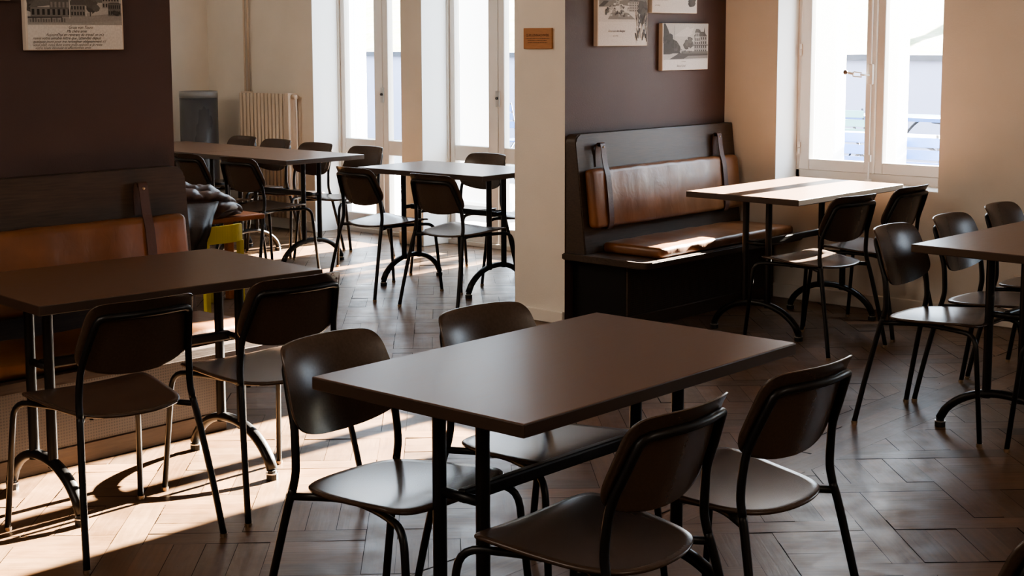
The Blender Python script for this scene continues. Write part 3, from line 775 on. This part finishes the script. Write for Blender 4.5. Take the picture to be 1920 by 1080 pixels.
# plaque
t = thing('wooden_plaque', 'small brown wooden plaque with dark lettering on the cream pillar', 'plaque', (XP, 5.289, 1.552))
link('board', bevel_all(boxes((-.012, -.0005, -.102, .102, -.056, .056)), .0015, 1), M['plaque'], t)
cu = bpy.data.curves.new('lettering', 'FONT'); cu.body = 'QUELLENNACHWEIS'; cu.size = .0175; cu.align_x = 'CENTER'; cu.offset = .0003
o = bpy.data.objects.new('tmp', cu); C.objects.link(o)
me = bpy.data.meshes.new_from_object(o.evaluated_get(bpy.context.evaluated_depsgraph_get())); C.objects.unlink(o); bpy.data.objects.remove(o)
me.materials.clear(); me.materials.append(M['ink'])
o = bpy.data.objects.new('lettering', me); C.objects.link(o); o.parent = t; o.location = (-.0126, 0, .012); o.rotation_euler = (PI/2, 0, -PI/2)
bm = bmesh.new(); rnd = random.Random(8)
for z, a, b_ in ((.0, -.085, .085), (-.011, -.065, .070), (-.022, -.070, .070)):
    y = a
    while y < b_:
        l = rnd.uniform(.004, .014); box(bm, -.0126, -.0119, y, min(y+l, b_), z-.0016, z+.0016); y += l + rnd.uniform(.002, .004)
link('small_print', bm, M['ink'], t)

# socket
t = thing('wall_socket', 'cream double wall socket low on the window wall at the right frame edge', 'socket', (XF, 3.195, .255))
link('plate', bevel_all(boxes((-.012, 0, -.055, .04, -.035, .035)), .004, 2), M['socket'], t)
bm = bmesh.new()
for y in (-.02, .005, -.0075, .022):
    for z in (-.012, .010): sweep(bm, [(-.0122, y, z), (-.0135, y, z)], .0035, 8)
link('holes', bm, M['hole'], t)

# radiator and pipes
t = thing('column_radiator', 'tall cream column radiator on the back room wall', 'radiator', (XB, 9.66, 0))
bm = bmesh.new()
for k in range(13):
    y = -.285 + .57*k/12
    sweep(bm, [(-.085, y, .10), (-.085, y, 1.11)], .014, 8, flat=(.020, .0115)); sweep(bm, [(-.045, y, .10), (-.045, y, 1.11)], .014, 8, flat=(.020, .0115))
link('columns', bm, M['pipe_white'], t, True)
bm = bmesh.new()
for z in (.12, 1.09): sweep(bm, [(-.065, -.30, z), (-.065, .30, z)], .020, 10)
link('header', bm, M['pipe_white'], t, True)
bm = boxes((-.11, -.02, -.36, -.305, .10, 1.12)); link('end_cover', bevel_all(bm, .01, 2), M['pipe_white'], t)
v = link('valve', sweep(bmesh.new(), [(-.065, -.36, 1.09), (-.065, -.41, 1.09)], .02, 10), M['pipe_white'], t, True)
bm = sweep(bmesh.new(), fillet([(-.065, -.40, 1.09), (-.065, -.405, .95), (-.065, -.40, .12), (-.065, -.34, .12)], .02), .008, 8); link('return_pipe', bm, M['pipe_white'], t, True)
bm = bmesh.new()
for dy in (.245, .295): sweep(bm, [(-.03, dy, 1.09 if dy < .28 else .12), (-.03, dy, ZC)], .009, 10)
link('riser_pipes', bm, M['pipe_white'], t, True)
bm = boxes((-.06, 0, .225, .325, 1.06, 1.12)); link('bracket', bevel_all(bm, .006, 2), M['pipe_white'], t)

# grey cylinder in the far corner
t = thing('cylinder_stand', 'tall smoky grey cylinder with a pale rim in the far corner of the back room', 'cylinder stand', (7.27, 10.06, 0))
link('body', lathe([(.15,0),(.155,.02),(.155,1.075)]), M['bin_glass'], t, True)
link('rim', lathe([(.156,1.075),(.156,1.13),(.148,1.13),(.148,1.08)]), M['bin_rim'], t, True)

# ------------------------------------------------------------------ children's corner and jacket
t = thing('kids_table', 'low reddish brown wooden play table under the brown jacket', 'small table', (5.10, 7.35, 0))
link('tabletop', bbox(-.55, .49, -.26, .30, .468, .50, .008, 3), M['kids_wood'], t)
for sx in (-.50, .25):
    for sy in (-.21, .25): link('leg', bbox(sx-.022, sx+.022, sy-.022, sy+.022, 0, .468, .004, 1), M['kids_wood'], t)
def kids_chair(mat, label, loc, rz):
    t = thing('kids_chair', label, 'small chair', loc, rz, 'small painted chairs')
    bm = bmesh.new()
    A = []
    for k in range(9):
        u = -1+2*k/8; A.append((.145*u, -.125-.035*(1-u*u)))
    poly = A + [(x, y-.02) for x, y in A[::-1]]
    prism(bm, poly, 'z', .40, .50); bmesh.ops.bevel(bm, geom=list(bm.edges), offset=.006, segments=2, affect='EDGES', clamp_overlap=True)
    link('backrest', bm, mat, t)
    link('seat', bbox(-.15, .15, -.15, .15, .265, .285, .006, 2), M['kids_wood'], t)
    for sx in (-1, 1):
        link('leg', bbox(sx*.125-.017, sx*.125+.017, -.158, -.128, 0, .405, .005, 2), mat, t)
        link('leg', bbox(sx*.145-.018, sx*.145+.018, .11, .145, 0, .265, .005, 2), mat, t)
    return t
kids_chair(M['yellow'], 'small yellow painted chair, its curved back showing below the play table top', (5.06, 6.96, 0), .05)
rk = kids_chair(M['red'], 'small red painted chair behind the yellow one, only its red legs showing', (5.02, 7.92, 0), PI)

t = thing('puffer_jacket', 'dark brown quilted puffer jacket lying on the play table beyond the dark left wall', 'jacket', (5.05, 7.2, .5))
def puff():
    bm = bmesh.new(); rings = []; nu, nv = 90, 96
    for i in range(nu+1):
        u = i/nu; x = -.42 + .775*u
        e = max(.03, 1-max(0, (u-.55)/.45)**2.4)**.5 * max(.05, 1-max(0, (.10-u)/.10)**2)**.5
        ring = []
        for j in range(nv):
            a = 2*PI*j/nv; ca, sa = math.cos(a), math.sin(a)
            skew = a + 1.1*u + .25*math.sin(u*6)
            row = abs(math.sin(skew*3.5))**.55
            col = abs(math.sin((u*3.4+.12*math.sin(3*a))*PI))**.5
            wr = .010*math.sin(a*9+u*31)*math.sin(u*23+a*2)
            d = .060*row*(.55+.45*col) + wr*e
            R1, R2 = .150+d, .070+d*.95
            yy = R1*ca*(.30+.70*e); zz = R2*sa*e
            ring.append(bm.verts.new((x+.03*math.sin(2*a+1)*(1-e), yy - .03 + .02*math.sin(u*7), .108*e + zz + .028*math.sin(u*5+.6)*e*max(0, sa) + .006)))
        rings.append(ring)
    for A, B in zip(rings, rings[1:]):
        for j in range(nv): bm.faces.new((A[j], A[(j+1)%nv], B[(j+1)%nv], B[j]))
    bm.faces.new(rings[0][::-1]); bm.faces.new(rings[-1])
    for v in bm.verts: v.co.z = max(v.co.z, .003)
    return bm
link('quilted_body', puff(), M['jacket'], t, True)
bm = bmesh.new(); n1, n2 = 20, 16; g0 = []; g1 = []
for i in range(n1+1):
    u = i/n1; r0, r1 = [], []
    for j in range(n2+1):
        w_ = j/n2; xr = .10 - .20*min(1, w_/.33)**.8 - .13*max(0, w_-.2); x = -.42 + (xr+.42)*u
        fold = .014*math.sin(u*17+w_*4) + .022*abs(math.sin(w_*8+u*1.5))**.6
        y = -.235 - .215*min(1, w_/.33)**.8 - fold; z = .12 - .315*w_
        r0.append(bm.verts.new((x, y, z))); r1.append(bm.verts.new((x, y+.022, z)))
    g0.append(r0); g1.append(r1)
for g, fl_ in ((g0, 0), (g1, 1)):
    for i in range(n1):
        for j in range(n2):
            q = (g[i][j], g[i+1][j], g[i+1][j+1], g[i][j+1]); bm.faces.new(q if not fl_ else q[::-1])
for i in range(n1):
    bm.faces.new((g0[i][0], g1[i][0], g1[i+1][0], g0[i+1][0])); bm.faces.new((g0[i][n2], g0[i+1][n2], g1[i+1][n2], g1[i][n2]))
for j in range(n2):
    bm.faces.new((g0[0][j], g0[0][j+1], g1[0][j+1], g1[0][j])); bm.faces.new((g0[n1][j], g1[n1][j], g1[n1][j+1], g0[n1][j+1]))
link('hanging_front', bm, M['jacket_dark'], t, True)

# ------------------------------------------------------------------ outside
struct('ground_terrace', boxes((8.3, 17, -12, 26, -.1, -.005)), M['terrace'], 'sunny terrace floor outside')
bm = boxes((15.8, 16.3, -14, 34, -.1, 1.28)); struct('wall_garden', bm, M['retain'], 'pale grey garden retaining wall')
struct('trim_2', boxes((15.74, 16.35, -14, 34, 1.28, 1.35)), M['cap'], 'dark coping stone of the garden wall')
bm = bmesh.new(); gx = [16.2+.5*i for i in range(24)]; gy = [-14+1.0*j for j in range(52)]; rnd = random.Random(2)
gv = [[bm.verts.new((x, y, 1.30+(x-16.2)*.20+rnd.uniform(-.03,.03))) for y in gy] for x in gx]
for i in range(len(gx)-1):
    for j in range(len(gy)-1): bm.faces.new((gv[i][j], gv[i+1][j], gv[i+1][j+1], gv[i][j+1]))
o = link('hillside_ground', bm, M['grass'], None, True); o['kind'] = 'structure'; o['label'] = 'sunny grassy slope above the garden wall'
PO = [(9.5, 4.905, 5.05, 'white veranda post seen at the left of the right window sash'), (9.5, 5.40, 5.66, 'broad white veranda post seen in the left window sash'),
      (9.6, 7.55, 7.90, 'white veranda post hidden behind the cream pillar'), (9.5, 8.72, 9.16, 'pale veranda post filling the left leaf of the right glazed door'), (9.5, 10.55, 11.05, 'pale veranda post seen through the left leaf of the left glazed door')]
for x, a, b_, lab in PO:
    t = thing('veranda_post', lab, 'post', (x, (a+b_)/2, 0), 0, 'white veranda posts')
    w_ = (b_-a)/2
    link('shaft', bbox(-.08, .08, -w_, w_, 0, 2.7, .012, 2), M['post_white'], t)
    link('foot_block', bbox(-.11, .11, -w_-.03, w_+.03, -.005, .12, .01, 1), M['post_white'], t)
M['leaves'] = plain('evergreen_leaves', (.05, .09, .03), .9, noise=.5, nscale=9)
M['bark'] = plain('tree_bark', (.10, .07, .05), .9, noise=.3, nscale=9)
def sun_block_tree(y, lab):  # unseen tree shape added to keep direct sun out of doors and side window
    t = thing('sun_block_tree', lab, 'tree', (24.0, y, 2.70), 0, 'added sun blockers on the slope')
    rnd = random.Random(int(y*10)); bm = bmesh.new()
    bmesh.ops.create_icosphere(bm, subdivisions=4, radius=1.0)
    for v in bm.verts:
        a = v.co.normalized(); k = 1+.05*math.sin(9*a.x+5*a.z)+rnd.uniform(-.05, .05)
        e = 3.0; q = (abs(a.y)**e+abs(a.z)**e+abs(a.x)**e)**(-1/e)
        v.co = Vector((a.x*q*.8*k, a.y*q*.80*k, a.z*q*1.50*k + 4.78))
    link('crown', bm, M['leaves'], t)
    link('trunk', sweep(bmesh.new(), [(0, 0, 0), (.03, .02, 2), (0, 0, 4)], .13, 10), M['bark'], t)
sun_block_tree(6.92, 'unseen evergreen on the slope, added to block sun from the right glazed door')
sun_block_tree(8.66, 'unseen evergreen on the slope, added to block sun from the left glazed door')
sun_block_tree(.42, 'unseen evergreen on the slope, rightmost, added to block sun from the side window')
def gtable(label, loc, rz, L):
    t = thing('garden_table', label, 'garden table', loc, rz, 'garden tables on the terrace')
    link('tabletop', bbox(-L/2, L/2, -.38, .38, .725, .75, .004, 1), M['garden_white'], t)
    bm = boxes((-L/2, L/2, -.39, -.38, .715, .752), (-L/2, L/2, .38, .39, .715, .752), (-L/2-.01, -L/2, -.39, .39, .715, .752), (L/2, L/2+.01, -.39, .39, .715, .752))
    link('edge_band', bm, M['garden_blue'], t)
    for sy in (-.3, .3):
        for s in (-1, 1):
            P = [(s*(L*.08), sy, .715), (s*(L*.17), sy, .68), (s*(L*.26), sy, .5), (s*(L*.33), sy, .2), (s*(L*.35), sy, 0)]
            P2 = [(s*(L*.48), sy, .715), (s*(L*.42), sy, .68), (s*(L*.37), sy, .5), (s*(L*.345), sy, .25)]
            bm = bmesh.new(); sweep(bm, catmull(P, 5), .013, 8); sweep(bm, catmull(P2, 5), .013, 8); link('arched_leg', bm, M['garden_iron'], t, True)
    return t
gtable('white garden table with blue rim, the nearer one outside the window', (11.0, 5.55, 0), PI/2, 1.7)
gtable('white garden table with blue rim, the farther one against the garden wall', (14.0, 6.9, 0), PI/2, 1.8)
def gchair(mat, label, loc, rz):
    t = thing('garden_chair', label, 'garden chair', loc, rz, 'slatted folding garden chairs')
    for z in (.60, .69, .78): link('back_slat', bbox(-.21, .21, -.24-(z-.45)*.25, -.225-(z-.45)*.25, z, z+.07, .003, 1), mat, t)
    for y in (-.16, -.07, .02, .11): link('seat_slat', bbox(-.21, .21, y, y+.075, .44, .455, .003, 1), mat, t)
    for s in (-1, 1):
        bm = bmesh.new(); sweep(bm, [(s*.19, .18, 0), (s*.19, -.20, .46), (s*.19, -.31, .87)], .01, 8); sweep(bm, [(s*.175, -.22, 0), (s*.175, .18, .44)], .01, 8)
        link('side_frame', bm, M['garden_iron'], t, True)
    return t
GC = [('garden_blue', 10.15, 5.50, -90, 'blue slatted garden chair low in the left window sash'), ('garden_blue', 9.95, 4.90, -90, 'blue slatted garden chair low at the left of the right window sash'),
      ('garden_blue', 10.2, 4.36, -90, 'blue slatted garden chair low at the right of the right window sash'), ('garden_pale', 13.15, 7.25, -90, 'pale green slatted garden chair in the left window sash'),
      ('garden_green', 11.6, 11.35, -90, 'green slatted garden chair seen through the left glazed door'), ('garden_blue', 11.95, 10.75, -90, 'blue slatted garden chair in the narrow right pane of the left glazed door'),
      ('garden_blue', 10.6, 8.55, -90, 'blue garden chair seen at the right edge of the right glazed door')]
for mt, x, y, f, lab in GC: gchair(M[mt], lab, (x, y, 0), math.radians(f))

# ------------------------------------------------------------------ light
world = bpy.data.worlds.new('World'); SC.world = world; world.use_nodes = True
n = world.node_tree; n.nodes.clear()
bg = n.nodes.new('ShaderNodeBackground'); ow = n.nodes.new('ShaderNodeOutputWorld'); n.links.new(bg.outputs[0], ow.inputs[0])
bg.inputs[0].default_value = (.74, .87, 1.0, 1); bg.inputs[1].default_value = 12.0
def light(name, kind, loc, energy, col, **k):
    d = bpy.data.lights.new(name, kind); d.energy = energy; d.color = col
    for a, b_ in k.items(): setattr(d, a, b_)
    o = bpy.data.objects.new(name, d); C.objects.link(o); o.location = loc; return o
sun = light('sun', 'SUN', (20, 4, 8), 340, (1, .88, .72), angle=math.radians(.6))
EL = math.atan(.335)
dirv = Vector((-1, .012, -.335)).normalized(); sun.rotation_euler = dirv.to_track_quat('-Z', 'Y').to_euler()
def portal(name, x, y0, y1, z0, z1):
    d = bpy.data.lights.new(name, 'AREA'); d.shape = 'RECTANGLE'; d.size = z1-z0; d.size_y = y1-y0; d.cycles.is_portal = True
    o = bpy.data.objects.new(name, d); C.objects.link(o); o.location = (x, (y0+y1)/2, (z0+z1)/2); o.rotation_euler = (0, PI/2, 0)
portal('portal_window', 7.96, WY0, WY1, WZ0, WZ1); portal('portal_window', 7.96, .15, 1.20, WZ0, WZ1)
portal('portal_door', 8.12, D1[0], D1[1], 0, 3.05); portal('portal_door', 8.12, D2[0], D2[1], 0, 3.05)
for x, y in ((.4, 3.7), (.1, 2.8)):
    light('warm_fill', 'POINT', (x, y, 2.6), 35, (1, .88, .77), shadow_soft_size=.22)  # warm fill lights added out of view to brighten pillar and window wall
light('warm_fill', 'POINT', (2.6, -1.4, 2.7), 46, (1, .86, .72), shadow_soft_size=.35)  # soft fill added to lift the near chair backs
light('warm_fill', 'POINT', (2.6, 7.6, 2.6), 62, (1, .87, .74), shadow_soft_size=.22)  # warm fill added to brighten the back room walls

# ------------------------------------------------------------------ camera
cd = bpy.data.cameras.new('camera'); cam = bpy.data.objects.new('camera', cd); C.objects.link(cam); SC.camera = cam
F, CY, YAW, PIT_, ROLL, H = 2761.014, 411.013, .73602631, .12225668, -.00278097, 1.55364
fwd = Vector((math.cos(YAW)*math.cos(PIT_), math.sin(YAW)*math.cos(PIT_), -math.sin(PIT_)))
rt = Vector((math.sin(YAW), -math.cos(YAW), 0)); up = rt.cross(fwd)
c_, s_ = math.cos(ROLL), math.sin(ROLL)
r2, u2 = c_*rt + s_*up, -s_*rt + c_*up
mw = Matrix((r2, u2, -fwd)).transposed().to_4x4(); mw.translation = (0, 0, H)
cam.matrix_world = mw
cd.sensor_fit = 'HORIZONTAL'; cd.sensor_width = 36; cd.lens = F/1920*36; cd.shift_y = -(540-CY)/1920
cd.clip_start = .05; cd.clip_end = 200

SC.view_settings.view_transform = 'AgX'; SC.view_settings.look = 'AgX - Medium High Contrast'
SC.view_settings.exposure = 0.45
SC.cycles.use_denoising = True; SC.cycles.max_bounces = 8; SC.cycles.diffuse_bounces = 5; SC.cycles.sample_clamp_indirect = 6
SC.cycles.caustics_reflective = False; SC.cycles.caustics_refractive = False
